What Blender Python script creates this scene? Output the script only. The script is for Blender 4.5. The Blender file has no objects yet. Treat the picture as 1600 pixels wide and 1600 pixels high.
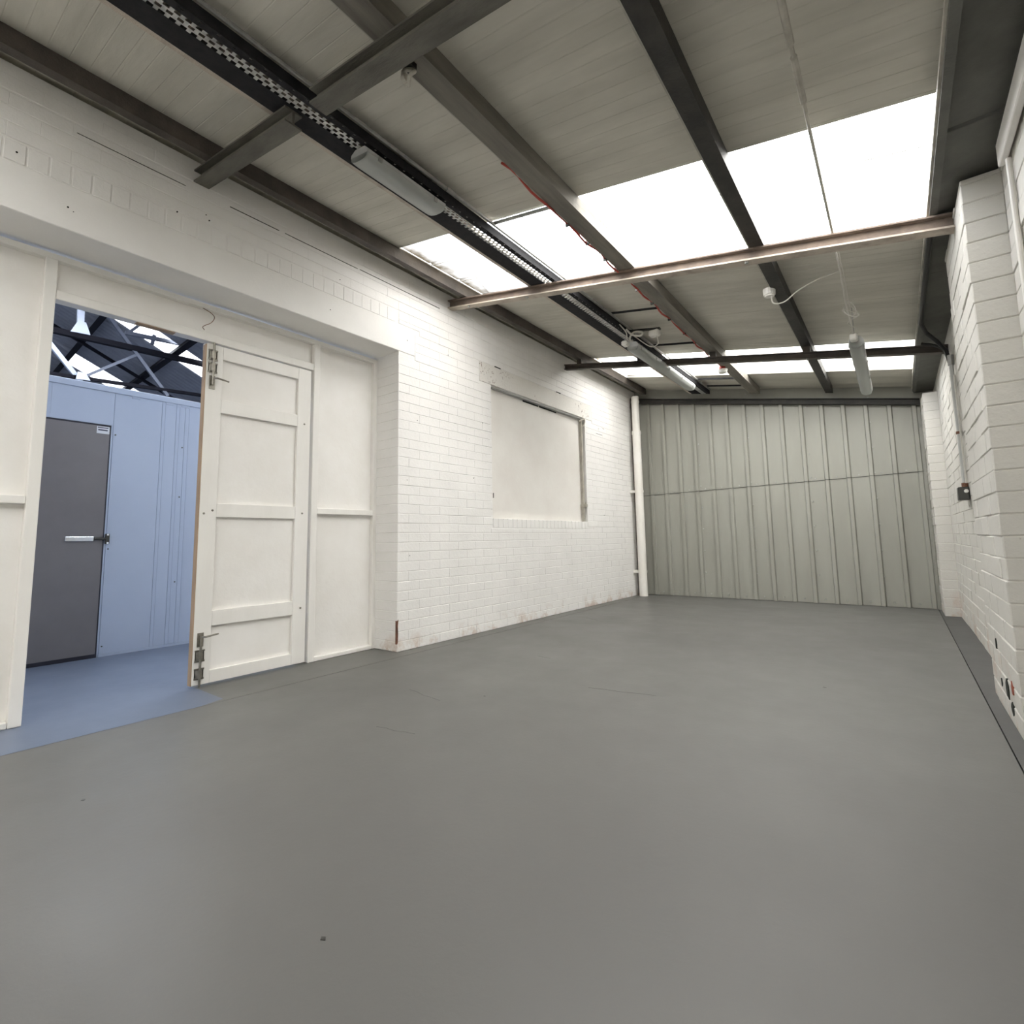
import bpy, math, random
from mathutils import Vector, Matrix

random.seed(7)
scene = bpy.context.scene
col = scene.collection

# ------------------------------------------------------------------ camera
YAW, PITCH, ROLL = math.radians(37.37), math.radians(6.04), math.radians(-1.07)
FPX, CXP, CYP = 784.757, 800.0, 760.94
CAM = Vector((0, 0, 0.86))
c_f = Vector((-math.sin(YAW) * math.cos(PITCH), math.cos(YAW) * math.cos(PITCH), math.sin(PITCH)))
_r = Vector((math.cos(YAW), math.sin(YAW), 0))
_u = _r.cross(c_f)
c_r = _r * math.cos(ROLL) + _u * math.sin(ROLL)
c_u = -_r * math.sin(ROLL) + _u * math.cos(ROLL)
cd = bpy.data.cameras.new('camera')
cam = bpy.data.objects.new('camera', cd)
col.objects.link(cam)
cam.matrix_world = Matrix((
    (c_r.x, c_u.x, -c_f.x, CAM.x),
    (c_r.y, c_u.y, -c_f.y, CAM.y),
    (c_r.z, c_u.z, -c_f.z, CAM.z),
    (0, 0, 0, 1)))
cd.sensor_fit = 'HORIZONTAL'
cd.sensor_width = 36.0
cd.lens = FPX / 1600.0 * 36.0
cd.shift_x = 0.0
cd.shift_y = (CYP - 800.0) / 1600.0
cd.clip_start = 0.02
cd.clip_end = 200
scene.camera = cam


def project(p):
    d = Vector(p) - CAM
    z = d.dot(c_f)
    if z < 0.05:
        return None
    return (CXP + FPX * d.dot(c_r) / z, CYP - FPX * d.dot(c_u) / z, z)


# ------------------------------------------------------------------ world and daylight
world = bpy.data.worlds.new('overcast_sky')
scene.world = world
world.use_nodes = True
wn = world.node_tree.nodes
wl = world.node_tree.links
wn.clear()
w_out = wn.new('ShaderNodeOutputWorld')
w_bg = wn.new('ShaderNodeBackground')
w_bg.inputs['Color'].default_value = (1.0, 0.99, 0.968, 1)
w_bg.inputs['Strength'].default_value = 16.0
wl.new(w_bg.outputs[0], w_out.inputs[0])

vs = scene.view_settings
vs.view_transform = 'Standard'
vs.look = 'None'
vs.gamma = 1.0
vs.use_curve_mapping = False
vs.exposure = 0.0
scene.cycles.max_bounces = 16
scene.cycles.diffuse_bounces = 10
scene.cycles.glossy_bounces = 4
scene.cycles.transmission_bounces = 6
scene.cycles.transparent_max_bounces = 12
scene.cycles.sample_clamp_indirect = 20.0

# ------------------------------------------------------------------ room dimensions
XL = -3.2            # brick face of the left wall
YB = 7.45            # back wall
YF = -4.5            # wall behind the camera
SL = 0.186           # fall of the roof to the right
TH = math.atan(SL)
RO = Vector((XL, 0, 3.04))
EX = Vector((math.cos(TH), 0, -math.sin(TH)))
EZ = Vector((math.sin(TH), 0, math.cos(TH)))
SHEET = 0.17         # underside of the roof sheets above the beams' underside
SKY = [(-4.2, -3.0), (-1.0, -0.3), (2.46, 3.50), (5.64, 6.66)]
SKX = -2.955         # left edge of the translucent sheets


def rp(x, y, off):
    """point at plan position x, y and height off (vertical) above the sloping beam underside"""
    return Vector((x, y, RO.z - SL * (x - XL) + off))


def portal(name, centre, size_x, size_y, rot):
    ld = bpy.data.lights.new(name, 'AREA')
    ld.shape = 'RECTANGLE'
    ld.size = size_x
    ld.size_y = size_y
    ld.cycles.is_portal = True
    o = bpy.data.objects.new(name, ld)
    col.objects.link(o)
    o.location = centre
    o.rotation_euler = rot
    return o


for y0, y1 in SKY:
    portal('skylight_portal', rp((SKX + 0.284) / 2, (y0 + y1) / 2, SHEET + 0.06), 3.28, y1 - y0 - 0.02, (0, TH, 0))

# far roof of the adjoining hall
A2 = 0.5
FE1 = Vector((0.99925, -0.03883, 0.0))
FE2H = Vector((0.03883, 0.99925, 0.0))
FE2 = (FE2H + Vector((0, 0, -A2))).normalized()
FN = FE1.cross(FE2).normalized()
FP0 = Vector((-11.2, 2.874, 4.625))


def fp(u, v, w=0.0):
    return FP0 + FE1 * u + FE2 * v + FN * w


FSKY = [(-2.80, -1.95, -0.50, 3.6), (0.66, 1.33, -0.62, 3.6), (2.2, 3.8, -3.4, 2.9), (4.9, 6.5, -3.4, 2.9)]  # last two strips are out of view, added to brighten the hall
for u0, u1, v0, v1 in FSKY:
    o = portal('hall_skylight_portal', fp((u0 + u1) / 2, (v0 + v1) / 2, 0.08), u1 - u0, v1 - v0, (0, 0, 0))
    m3 = Matrix((FE1, FE2, FN)).transposed().to_4x4()
    m3.translation = o.location
    o.matrix_world = m3

# ------------------------------------------------------------------ materials
MATS = {}


def new_mat(name):
    m = bpy.data.materials.new(name)
    m.use_nodes = True
    nt = m.node_tree
    for n in list(nt.nodes):
        nt.nodes.remove(n)
    out = nt.nodes.new('ShaderNodeOutputMaterial')
    MATS[name] = m
    return m, nt, out


def world_noise(nt, scale, detail=4.0, rough=0.6, stretch=(1, 1, 1)):
    g = nt.nodes.new('ShaderNodeNewGeometry')
    mp = nt.nodes.new('ShaderNodeMapping')
    mp.inputs['Scale'].default_value = stretch
    nt.links.new(g.outputs['Position'], mp.inputs['Vector'])
    n = nt.nodes.new('ShaderNodeTexNoise')
    n.inputs['Scale'].default_value = scale
    n.inputs['Detail'].default_value = detail
    n.inputs['Roughness'].default_value = rough
    nt.links.new(mp.outputs[0], n.inputs['Vector'])
    return n.outputs[0]


def ramp(nt, src, stops):
    r = nt.nodes.new('ShaderNodeValToRGB')
    while len(r.color_ramp.elements) < len(stops):
        r.color_ramp.elements.new(0.5)
    for e, (p, c) in zip(r.color_ramp.elements, stops):
        e.position = p
        e.color = (*c, 1) if len(c) == 3 else c
    nt.links.new(src, r.inputs[0])
    return r.outputs[0]


def mixc(nt, fac, a, b):
    m = nt.nodes.new('ShaderNodeMix')
    m.data_type = 'RGBA'
    for s, v in ((m.inputs[0], fac), (m.inputs[6], a), (m.inputs[7], b)):
        if isinstance(v, (int, float)):
            s.default_value = v
        elif isinstance(v, tuple):
            s.default_value = (*v, 1)
        else:
            nt.links.new(v, s)
    return m.outputs[2]


def mathn(nt, op, a, b=None, clamp=False):
    m = nt.nodes.new('ShaderNodeMath')
    m.operation = op
    m.use_clamp = clamp
    for s, v in ((m.inputs[0], a), (m.inputs[1], b)):
        if v is None:
            continue
        if isinstance(v, (int, float)):
            s.default_value = v
        else:
            nt.links.new(v, s)
    return m.outputs[0]


def bump(nt, h, strength, dist=0.01):
    b = nt.nodes.new('ShaderNodeBump')
    b.inputs['Strength'].default_value = strength
    b.inputs['Distance'].default_value = dist
    nt.links.new(h, b.inputs['Height'])
    return b.outputs[0]


def simple(name, colour, rough=0.6, metal=0.0, colour2=None, scale=8.0, lo=0.35, hi=0.7, bmp=0.0, bscale=60.0,
           stretch=(1, 1, 1), spec=0.4):
    m, nt, out = new_mat(name)
    p = nt.nodes.new('ShaderNodeBsdfPrincipled')
    p.inputs['Roughness'].default_value = rough
    p.inputs['Metallic'].default_value = metal
    p.inputs['Specular IOR Level'].default_value = spec
    if colour2 is None:
        colour2 = tuple(c * 0.88 for c in colour)
    c = ramp(nt, world_noise(nt, scale, stretch=stretch), [(lo, colour), (hi, colour2)])
    nt.links.new(c, p.inputs['Base Color'])
    if bmp:
        nt.links.new(bump(nt, world_noise(nt, bscale, 3.0, stretch=stretch), bmp), p.inputs['Normal'])
    nt.links.new(p.outputs[0], out.inputs[0])
    return m


def sep_z(nt):
    g = nt.nodes.new('ShaderNodeNewGeometry')
    s = nt.nodes.new('ShaderNodeSeparateXYZ')
    nt.links.new(g.outputs['Position'], s.inputs[0])
    return s.outputs['Z']


def paint_brick(name, base, dirt, chip, chip_amount, foot=0.16, bmp=0.35):
    """thick white masonry paint: faint mottling, chips, brown bloom along the foot"""
    m, nt, out = new_mat(name)
    p = nt.nodes.new('ShaderNodeBsdfPrincipled')
    p.inputs['Roughness'].default_value = 0.62
    p.inputs['Specular IOR Level'].default_value = 0.3
    c = ramp(nt, world_noise(nt, 2.2, 5.0), [(0.35, base), (0.72, tuple(x * 0.93 for x in base))])
    z = sep_z(nt)
    low = mathn(nt, 'SUBTRACT', 1.0, mathn(nt, 'DIVIDE', z, foot), True)
    blot = ramp(nt, world_noise(nt, 5.5, 6.0, 0.7), [(0.50, (0, 0, 0)), (0.62, (1, 1, 1))])
    fac = mathn(nt, 'MULTIPLY', mathn(nt, 'MULTIPLY', low, blot), 0.6)
    c = mixc(nt, fac, c, dirt)
    speck = ramp(nt, world_noise(nt, 38.0, 3.0, 0.75), [(chip_amount, (0, 0, 0)), (chip_amount + 0.02, (1, 1, 1))])
    patch = ramp(nt, world_noise(nt, 2.7, 2.0), [(0.5, (0, 0, 0)), (0.62, (1, 1, 1))])
    c = mixc(nt, mathn(nt, 'MULTIPLY', speck, patch), c, chip)
    nt.links.new(c, p.inputs['Base Color'])
    nt.links.new(bump(nt, world_noise(nt, 45.0, 4.0), bmp, 0.006), p.inputs['Normal'])
    nt.links.new(p.outputs[0], out.inputs[0])
    return m


paint_brick('white_brick', (0.84, 0.828, 0.808), (0.46, 0.30, 0.20), (0.20, 0.13, 0.10), 0.735)
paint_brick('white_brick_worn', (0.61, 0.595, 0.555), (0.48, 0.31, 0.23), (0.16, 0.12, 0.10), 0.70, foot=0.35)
paint_brick('white_render', (0.84, 0.828, 0.806), (0.5, 0.35, 0.25), (0.16, 0.13, 0.11), 0.745, bmp=0.15)
paint_brick('flaking_render', (0.76, 0.74, 0.70), (0.5, 0.35, 0.25), (0.16, 0.10, 0.08), 0.60, bmp=0.5)
simple('mortar_white', (0.62, 0.60, 0.56), 0.8, colour2=(0.5, 0.48, 0.44), scale=12)
simple('white_timber', (0.86, 0.845, 0.815), 0.45, colour2=(0.80, 0.785, 0.75), scale=5, bmp=0.08, bscale=40, stretch=(1, 1, 0.2))
simple('white_ply', (0.87, 0.855, 0.83), 0.55, colour2=(0.82, 0.80, 0.765), scale=3.5, bmp=0.12, bscale=30)
simple('raw_wood', (0.43, 0.31, 0.21), 0.7, colour2=(0.33, 0.235, 0.16), scale=20, stretch=(1, 1, 0.15))
simple('board_white', (0.80, 0.78, 0.74), 0.6, colour2=(0.75, 0.72, 0.68), scale=2.5, bmp=0.1, bscale=25)
simple('roof_sheet_paint', (0.58, 0.56, 0.495), 0.75, colour2=(0.46, 0.445, 0.39), scale=4, bmp=0.15, bscale=30, stretch=(0.25, 1.6, 1))
simple('black_steel', (0.020, 0.020, 0.018), 0.6, colour2=(0.042, 0.038, 0.033), scale=9, bmp=0.2)
simple('brown_steel', (0.095, 0.08, 0.068), 0.6, colour2=(0.05, 0.043, 0.038), scale=7, bmp=0.25)
simple('tan_steel', (0.50, 0.44, 0.37), 0.65, colour2=(0.30, 0.25, 0.21), scale=9, lo=0.45, hi=0.75, bmp=0.3, bscale=120)
simple('dark_tan', (0.20, 0.155, 0.125), 0.75, colour2=(0.12, 0.095, 0.08), scale=9, bmp=0.3, bscale=120)
simple('grey_timber', (0.20, 0.185, 0.155), 0.75, colour2=(0.11, 0.10, 0.085), scale=7, bmp=0.3, stretch=(2, 0.25, 2))
simple('dark_timber', (0.15, 0.143, 0.12), 0.75, colour2=(0.085, 0.08, 0.068), scale=7, bmp=0.3, stretch=(0.3, 2, 2))
simple('pale_strip', (0.48, 0.46, 0.40), 0.6, colour2=(0.32, 0.30, 0.26), scale=10)
simple('galvanised', (0.42, 0.42, 0.40), 0.45, 0.6, colour2=(0.30, 0.30, 0.29), scale=25)
simple('tray_steel', (0.030, 0.030, 0.032), 0.85, 0.0, spec=0.1, colour2=(0.02, 0.02, 0.022), scale=25)
simple('galv_pale', (0.55, 0.55, 0.53), 0.5, 0.15, colour2=(0.22, 0.22, 0.21), scale=22)
simple('cladding_grey', (0.31, 0.31, 0.275), 0.5, colour2=(0.275, 0.272, 0.24), scale=1.6, stretch=(2, 1, 0.4), bmp=0.05, bscale=10)
simple('gutter_grey', (0.14, 0.14, 0.125), 0.8, colour2=(0.10, 0.10, 0.09), scale=5, bmp=0.2)
simple('pvc_white', (0.82, 0.80, 0.76), 0.35, colour2=(0.78, 0.755, 0.70), scale=4)
simple('white_plastic', (0.78, 0.77, 0.73), 0.4, colour2=(0.70, 0.69, 0.64), scale=10)
simple('lamp_grey', (0.50, 0.51, 0.50), 0.4, colour2=(0.42, 0.43, 0.42), scale=10)
simple('black_cable', (0.02, 0.02, 0.02), 0.5)
simple('red_cable', (0.42, 0.05, 0.035), 0.5)
simple('pale_cable', (0.62, 0.60, 0.55), 0.5)
simple('rust', (0.22, 0.10, 0.06), 0.8, colour2=(0.10, 0.055, 0.04), scale=20)
simple('dark_metal', (0.07, 0.07, 0.065), 0.4, 0.5)
simple('bolt_steel', (0.33, 0.31, 0.27), 0.4, 0.8, colour2=(0.20, 0.19, 0.165), scale=30)
simple('bright_steel', (0.62, 0.64, 0.67), 0.2, 1.0, colour2=(0.5, 0.52, 0.55), scale=30)
simple('pale_blue_cladding', (0.45, 0.52, 0.66), 0.45, colour2=(0.42, 0.49, 0.63), scale=1.5)  # hall materials carry the blue of its cool daylight in their colour
simple('door_grey', (0.205, 0.195, 0.205), 0.5, colour2=(0.18, 0.17, 0.18), scale=3)
simple('dark_seal', (0.025, 0.026, 0.04), 0.6)
simple('paper_white', (0.72, 0.74, 0.80), 0.7)
simple('ink', (0.04, 0.045, 0.08), 0.7)
simple('hall_roof', (0.27, 0.275, 0.30), 0.8, colour2=(0.22, 0.225, 0.25), scale=5)
simple('hall_steel_dark', (0.010, 0.010, 0.015), 0.8, spec=0.1)
simple('hall_steel_grey', (0.13, 0.145, 0.19), 0.6)
simple('hall_steel_white', (0.55, 0.60, 0.72), 0.5)
simple('hall_wall', (0.45, 0.48, 0.55), 0.8)
simple('brick_dark_hole', (0.012, 0.014, 0.010), 0.9)
simple('brick_red', (0.32, 0.09, 0.055), 0.9)


def floor_paint(name, base, dark, rough):
    m, nt, out = new_mat(name)
    p = nt.nodes.new('ShaderNodeBsdfPrincipled')
    p.inputs['Specular IOR Level'].default_value = 0.5
    c = ramp(nt, world_noise(nt, 0.9, 5.0, 0.55), [(0.3, base), (0.75, dark)])
    scuff = ramp(nt, world_noise(nt, 3.0, 7.0, 0.75, (1, 0.35, 1)), [(0.66, (0, 0, 0)), (0.80, (1, 1, 1))])
    c = mixc(nt, mathn(nt, 'MULTIPLY', scuff, 0.22), c, tuple(min(1, x * 1.5) for x in base))
    nt.links.new(c, p.inputs['Base Color'])
    r = ramp(nt, world_noise(nt, 1.7, 5.0, 0.6), [(0.3, (rough - 0.06,) * 3), (0.75, (rough + 0.08,) * 3)])
    nt.links.new(r, p.inputs['Roughness'])
    nt.links.new(bump(nt, world_noise(nt, 55.0, 4.0), 0.10, 0.004), p.inputs['Normal'])
    nt.links.new(p.outputs[0], out.inputs[0])
    return m


floor_paint('floor_grey', (0.116, 0.114, 0.107), (0.100, 0.098, 0.092), 0.46)
floor_paint('floor_grey_dark', (0.075, 0.075, 0.071), (0.062, 0.062, 0.059), 0.6)
floor_paint('floor_daylight_blue', (0.118, 0.143, 0.20), (0.10, 0.124, 0.18), 0.45)  # bluish daylight of the hall is put into the floor colour


def skylight_mat(name, clear, tint, dirty=None):
    """milky roof sheet; dirty = (x where the grime starts, x where it ends) along one edge"""
    m, nt, out = new_mat(name)
    tr = nt.nodes.new('ShaderNodeBsdfTransparent')
    tl = nt.nodes.new('ShaderNodeBsdfTranslucent')
    c = ramp(nt, world_noise(nt, 3.0, 4.0, 0.6, (0.3, 2, 1)), [(0.35, tint), (0.75, tuple(x * 0.93 for x in tint))])
    if dirty:
        g = nt.nodes.new('ShaderNodeNewGeometry')
        s_ = nt.nodes.new('ShaderNodeSeparateXYZ')
        nt.links.new(g.outputs['Position'], s_.inputs[0])
        wob = mathn(nt, 'MULTIPLY', mathn(nt, 'SUBTRACT', world_noise(nt, 6.0, 5.0), 0.5), 0.35)
        f = mathn(nt, 'DIVIDE', mathn(nt, 'SUBTRACT', mathn(nt, 'ADD', s_.outputs['X'], wob), dirty[0]), dirty[1] - dirty[0], True)
        c = mixc(nt, f, (0.045, 0.037, 0.025), c)
    nt.links.new(c, tl.inputs[0])
    nt.links.new(c, tr.inputs[0])
    mx = nt.nodes.new('ShaderNodeMixShader')
    mx.inputs[0].default_value = clear
    nt.links.new(tl.outputs[0], mx.inputs[1])
    nt.links.new(tr.outputs[0], mx.inputs[2])
    nt.links.new(mx.outputs[0], out.inputs[0])
    return m


skylight_mat('skylight_sheet', 0.75, (0.97, 0.965, 0.95), (-2.96, -2.30))  # grimy edge, widened and darkened to dim daylight on the left wall
skylight_mat('hall_skylight_sheet', 0.75, (0.73, 0.765, 0.80))


def diffuser_mat():
    m, nt, out = new_mat('diffuser')
    p = nt.nodes.new('ShaderNodeBsdfPrincipled')
    p.inputs['Base Color'].default_value = (0.50, 0.52, 0.50, 1)
    p.inputs['Roughness'].default_value = 0.22
    tl = nt.nodes.new('ShaderNodeBsdfTranslucent')
    tl.inputs[0].default_value = (0.62, 0.64, 0.62, 1)
    mx = nt.nodes.new('ShaderNodeMixShader')
    mx.inputs[0].default_value = 0.35
    nt.links.new(p.outputs[0], mx.inputs[1])
    nt.links.new(tl.outputs[0], mx.inputs[2])
    nt.links.new(mx.outputs[0], out.inputs[0])


diffuser_mat()


# ------------------------------------------------------------------ mesh helpers
class MB:
    def __init__(self, tf=None):
        self.v, self.f, self.tf = [], [], tf

    def add(self, vs, fs):
        n = len(self.v)
        for p in vs:
            p = Vector(p)
            self.v.append(self.tf(p) if self.tf else p)
        self.f += [tuple(i + n for i in f) for f in fs]
        return self

    def box(self, x0, x1, y0, y1, z0, z1):
        return self.add([(x0, y0, z0), (x1, y0, z0), (x1, y1, z0), (x0, y1, z0),
                         (x0, y0, z1), (x1, y0, z1), (x1, y1, z1), (x0, y1, z1)],
                        [(3, 2, 1, 0), (4, 5, 6, 7), (0, 1, 5, 4), (1, 2, 6, 5), (2, 3, 7, 6), (3, 0, 4, 7)])

    def cbox(self, x0, x1, y0, y1, z0, z1, c):
        """box with chamfered edges and corners, 44 triangles"""
        lo, hi = (x0, y0, z0), (x1, y1, z1)
        vs, idx = [], {}
        for sx in (0, 1):
            for sy in (0, 1):
                for sz in (0, 1):
                    s = (sx, sy, sz)
                    for ax in range(3):
                        p = []
                        for k in range(3):
                            e = hi[k] if s[k] else lo[k]
                            p.append(e if k == ax else e + (-c if s[k] else c))
                        idx[(s, ax)] = len(vs)
                        vs.append(tuple(p))
        fs = []
        ctr = Vector([(lo[k] + hi[k]) / 2 for k in range(3)])

        def face(ids):
            pts = [Vector(vs[i]) for i in ids]
            m = sum(pts, Vector()) / len(pts)
            n = (pts[1] - pts[0]).cross(pts[2] - pts[0])
            fs.append(tuple(ids) if n.dot(m - ctr) > 0 else tuple(reversed(ids)))
        for ax in range(3):
            a, b = [k for k in range(3) if k != ax]
            for s in (0, 1):
                ids = []
                for sa, sb in ((0, 0), (1, 0), (1, 1), (0, 1)):
                    t = [0, 0, 0]
                    t[ax], t[a], t[b] = s, sa, sb
                    ids.append(idx[(tuple(t), ax)])
                face(ids)
            for sa in (0, 1):
                for sb in (0, 1):
                    t0, t1 = [0, 0, 0], [0, 0, 0]
                    t0[ax], t1[ax] = 0, 1
                    t0[a] = t1[a] = sa
                    t0[b] = t1[b] = sb
                    t0, t1 = tuple(t0), tuple(t1)
                    face([idx[(t0, a)], idx[(t1, a)], idx[(t1, b)], idx[(t0, b)]])
        for sx in (0, 1):
            for sy in (0, 1):
                for sz in (0, 1):
                    face([idx[((sx, sy, sz), k)] for k in range(3)])
        return self.add(vs, fs)

    def prism(self, prof, axis, a, b):
        """closed profile (list of 2d points) extruded along axis 'x', 'y' or 'z' from a to b"""
        def put(p, t):
            return {'x': (t, p[0], p[1]), 'y': (p[0], t, p[1]), 'z': (p[0], p[1], t)}[axis]
        n = len(prof)
        vs = [put(p, a) for p in prof] + [put(p, b) for p in prof]
        fs = [(i, (i + 1) % n, n + (i + 1) % n, n + i) for i in range(n)]
        fs += [tuple(reversed(range(n))), tuple(range(n, 2 * n))]
        return self.add(vs, fs)

    def tube(self, path, r, n=10, cap=True):
        path = [Vector(p) for p in path]
        rings = []
        up = None
        for i, p in enumerate(path):
            t = (path[min(i + 1, len(path) - 1)] - path[max(i - 1, 0)]).normalized()
            if up is None:
                up = Vector((0, 0, 1)) if abs(t.z) < 0.9 else Vector((1, 0, 0))
            a = t.cross(up).normalized()
            b = a.cross(t).normalized()
            up = b
            rr = r[i] if isinstance(r, (list, tuple)) else r
            rings.append([p + a * (rr * math.cos(2 * math.pi * k / n)) + b * (rr * math.sin(2 * math.pi * k / n)) for k in range(n)])
        vs = [q for g in rings for q in g]
        fs = []
        for i in range(len(path) - 1):
            for k in range(n):
                k2 = (k + 1) % n
                fs.append((i * n + k, i * n + k2, (i + 1) * n + k2, (i + 1) * n + k))
        if cap:
            fs.append(tuple(reversed(range(n))))
            fs.append(tuple(range((len(path) - 1) * n, len(path) * n)))
        return self.add(vs, fs)

    def build(self, name, mat, parent=None, label=None, cat=None, group=None, kind=None, smooth=False):
        lo = [min(p[k] for p in self.v) for k in range(3)]
        hi = [max(p[k] for p in self.v) for k in range(3)]
        org = Vector(((lo[0] + hi[0]) / 2, (lo[1] + hi[1]) / 2, lo[2]))
        me = bpy.data.meshes.new(name)
        me.from_pydata([tuple(p - org) for p in self.v], [], self.f)
        me.validate()
        me.update()
        if smooth:
            me.polygons.foreach_set('use_smooth', [True] * len(me.polygons))
        me.materials.append(MATS[mat])
        o = bpy.data.objects.new(name, me)
        col.objects.link(o)
        place(o, org, parent)
        tag(o, label, cat, group, kind)
        return o


WLOC = {}


def place(o, world_loc, parent):
    WLOC[o] = Vector(world_loc)
    if parent is not None:
        o.parent = parent
        o.location = Vector(world_loc) - WLOC[parent]
    else:
        o.location = world_loc


def tag(o, label=None, cat=None, group=None, kind=None):
    for k, v in (('label', label), ('category', cat), ('group', group), ('kind', kind)):
        if v:
            o[k] = v


def thing(name, loc, label, cat=None, group=None, kind=None):
    o = bpy.data.objects.new(name, None)
    o.empty_display_size = 0.1
    col.objects.link(o)
    place(o, loc, None)
    tag(o, label, cat, group, kind)
    return o


def bx(name, mat, parent, x0, x1, y0, y1, z0, z1, c=0.0, **k):
    m = MB()
    if c:
        m.cbox(x0, x1, y0, y1, z0, z1, c)
    else:
        m.box(x0, x1, y0, y1, z0, z1)
    return m.build(name, mat, parent, **k)


def bez(pts, n=8):
    """smooth path through points (Catmull-Rom)"""
    p = [Vector(q) for q in pts]
    p = [p[0] * 2 - p[1]] + p + [p[-1] * 2 - p[-2]]
    out = []
    for i in range(1, len(p) - 2):
        for k in range(n):
            t = k / n
            out.append(0.5 * ((2 * p[i]) + (p[i + 1] - p[i - 1]) * t + (2 * p[i - 1] - 5 * p[i] + 4 * p[i + 1] - p[i + 2]) * t * t
                              + (3 * p[i] - p[i - 1] - 3 * p[i + 1] + p[i + 2]) * t ** 3))
    out.append(p[-2])
    return out


BRICK_MESH = {}


def bricks(parent, specs, mat, name='brick', most=300, chamfer=0.003):
    """specs: (x0, x1, y0, y1, z0, z1). The largest in view become parts of their own, the rest one joined part."""
    ranked = []
    for s in specs:
        x0, x1, y0, y1, z0, z1 = s
        ps = [project((x, y, z)) for x in (x0, x1) for y in (y0, y1) for z in (z0, z1)]
        area = 0
        if all(ps):
            ax0, ax1 = max(0, min(p[0] for p in ps)), min(1600, max(p[0] for p in ps))
            ay0, ay1 = max(0, min(p[1] for p in ps)), min(1600, max(p[1] for p in ps))
            if ax1 > ax0 and ay1 > ay0:
                area = (ax1 - ax0) * (ay1 - ay0)
        ranked.append((area, s))
    ranked.sort(key=lambda t: -t[0])
    rest = MB()
    for i, (area, (x0, x1, y0, y1, z0, z1)) in enumerate(ranked):
        d = (round(x1 - x0, 3), round(y1 - y0, 3), round(z1 - z0, 3))
        if i < most and area > 0:
            if d not in BRICK_MESH:
                m = MB().cbox(-d[0] / 2, d[0] / 2, -d[1] / 2, d[1] / 2, 0, d[2], chamfer)
                me = bpy.data.meshes.new(name)
                me.from_pydata([tuple(p) for p in m.v], [], m.f)
                me.materials.append(MATS[mat])
                BRICK_MESH[d] = me
            me = BRICK_MESH[d]
            if me.materials[0] != MATS[mat]:
                me = me.copy()
                me.materials[0] = MATS[mat]
            o = bpy.data.objects.new(name, me)
            col.objects.link(o)
            place(o, Vector(((x0 + x1) / 2, (y0 + y1) / 2, z0)), parent)
        else:
            rest.cbox(x0, x1, y0, y1, z0, z1, chamfer)
    if rest.v:
        rest.build(name + 'work', mat, parent, kind='stuff')


# ------------------------------------------------------------------ floor
floor = thing('floor', (-1.4, 2, 0), 'grey painted concrete floor', kind='structure')
bx('floor_slab', 'floor_grey', floor, -3.056, 0.285, YF, YB + 0.2, -0.12, 0.0)
bx('edge_strip', 'floor_grey_dark', floor, 0.292, 0.60, YF, YB + 0.2, -0.13, -0.006, label='darker concrete strip along the right wall')
bx('joint', 'dark_seal', floor, 0.285, 0.292, YF, YB + 0.2, -0.13, -0.020, label='dark joint beside the right wall')
bx('floor_strip', 'floor_grey', floor, -3.60, -3.060, 1.335, YB + 0.2, -0.12, 0.0)
bx('floor_strip', 'floor_grey', floor, -3.60, -3.060, YF, 0.42, -0.12, 0.0)
bx('joint', 'dark_seal', floor, -3.060, -3.056, YF, YB + 0.2, -0.12, -0.006, label='thin dark joint along the left wall')
bx('light_block_slab', 'floor_grey_dark', floor, -17, 0.75, YF - 0.1, 7.8, -0.3, -0.14)  # slab added underneath to stop sky light leaking through floor joints
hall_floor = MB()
hall_floor.add([(-3.060, 0.42, 0), (-3.060, 1.20, 0), (-3.10, 1.335, 0), (-3.60, 1.335, 0), (-3.60, 7.8, 0), (-17, 7.8, 0), (-17, -4.5, 0), (-3.60, -4.5, 0), (-3.60, 0.42, 0)],  # threshold outline follows the bluish light spilling through the doorway
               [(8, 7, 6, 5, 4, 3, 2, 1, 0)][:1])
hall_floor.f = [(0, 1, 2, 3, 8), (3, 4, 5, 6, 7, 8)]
hall_floor.build('floor_adjoining', 'floor_daylight_blue', None, 'floor of the adjoining hall, tinted blue for its cool daylight, seen through the doorway', kind='structure')
bx('floor_patch', 'floor_grey', floor, -3.100, -3.060, 1.20, 1.335, -0.12, -0.0005)

# ------------------------------------------------------------------ left wall
wl_ = thing('wall_left', (XL, 3, 0), 'white painted brick wall with a wide opening and a boarded window', kind='structure')
FACE = XL - 0.0035
JAMB = 2.66
body = MB()
body.box(-3.60, -3.275, JAMB + 0.006, YB + 0.2, 0, 3.28)
body.box(-3.275, FACE, JAMB + 0.006, 3.87, 0, 3.18)
body.box(-3.275, FACE, 5.805, YB + 0.2, 0, 3.18)
body.box(-3.275, FACE, 3.87, 5.805, 0, 1.07)
body.box(-3.275, FACE, 3.87, 5.805, 2.45, 3.18)
body.box(-3.60, FACE, -1.2, JAMB + 0.006, 2.47, 3.18)
body.box(-3.60, -3.275, -1.2, JAMB + 0.006, 3.18, 3.28)
body.box(-3.60, FACE, YF, -1.2, 0, 3.28)
body.build('wall_core', 'white_brick', wl_)
bx('lintel', 'white_render', wl_, -3.49, XL + 0.002, -1.4, 2.84, 2.455, 2.69, 0.004, label='smooth white concrete lintel over the wide opening')
CH, BL = 0.078, 0.236
excl = [(-2.0, JAMB, -1, 2.455), (-2, 2.84, 2.44, 2.69), (-2, JAMB, 2.69, 2.80), (3.87, 5.805, 0.985, 2.45), (3.69, 6.01, 2.45, 2.655)]
specs = []
k = 0
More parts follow.
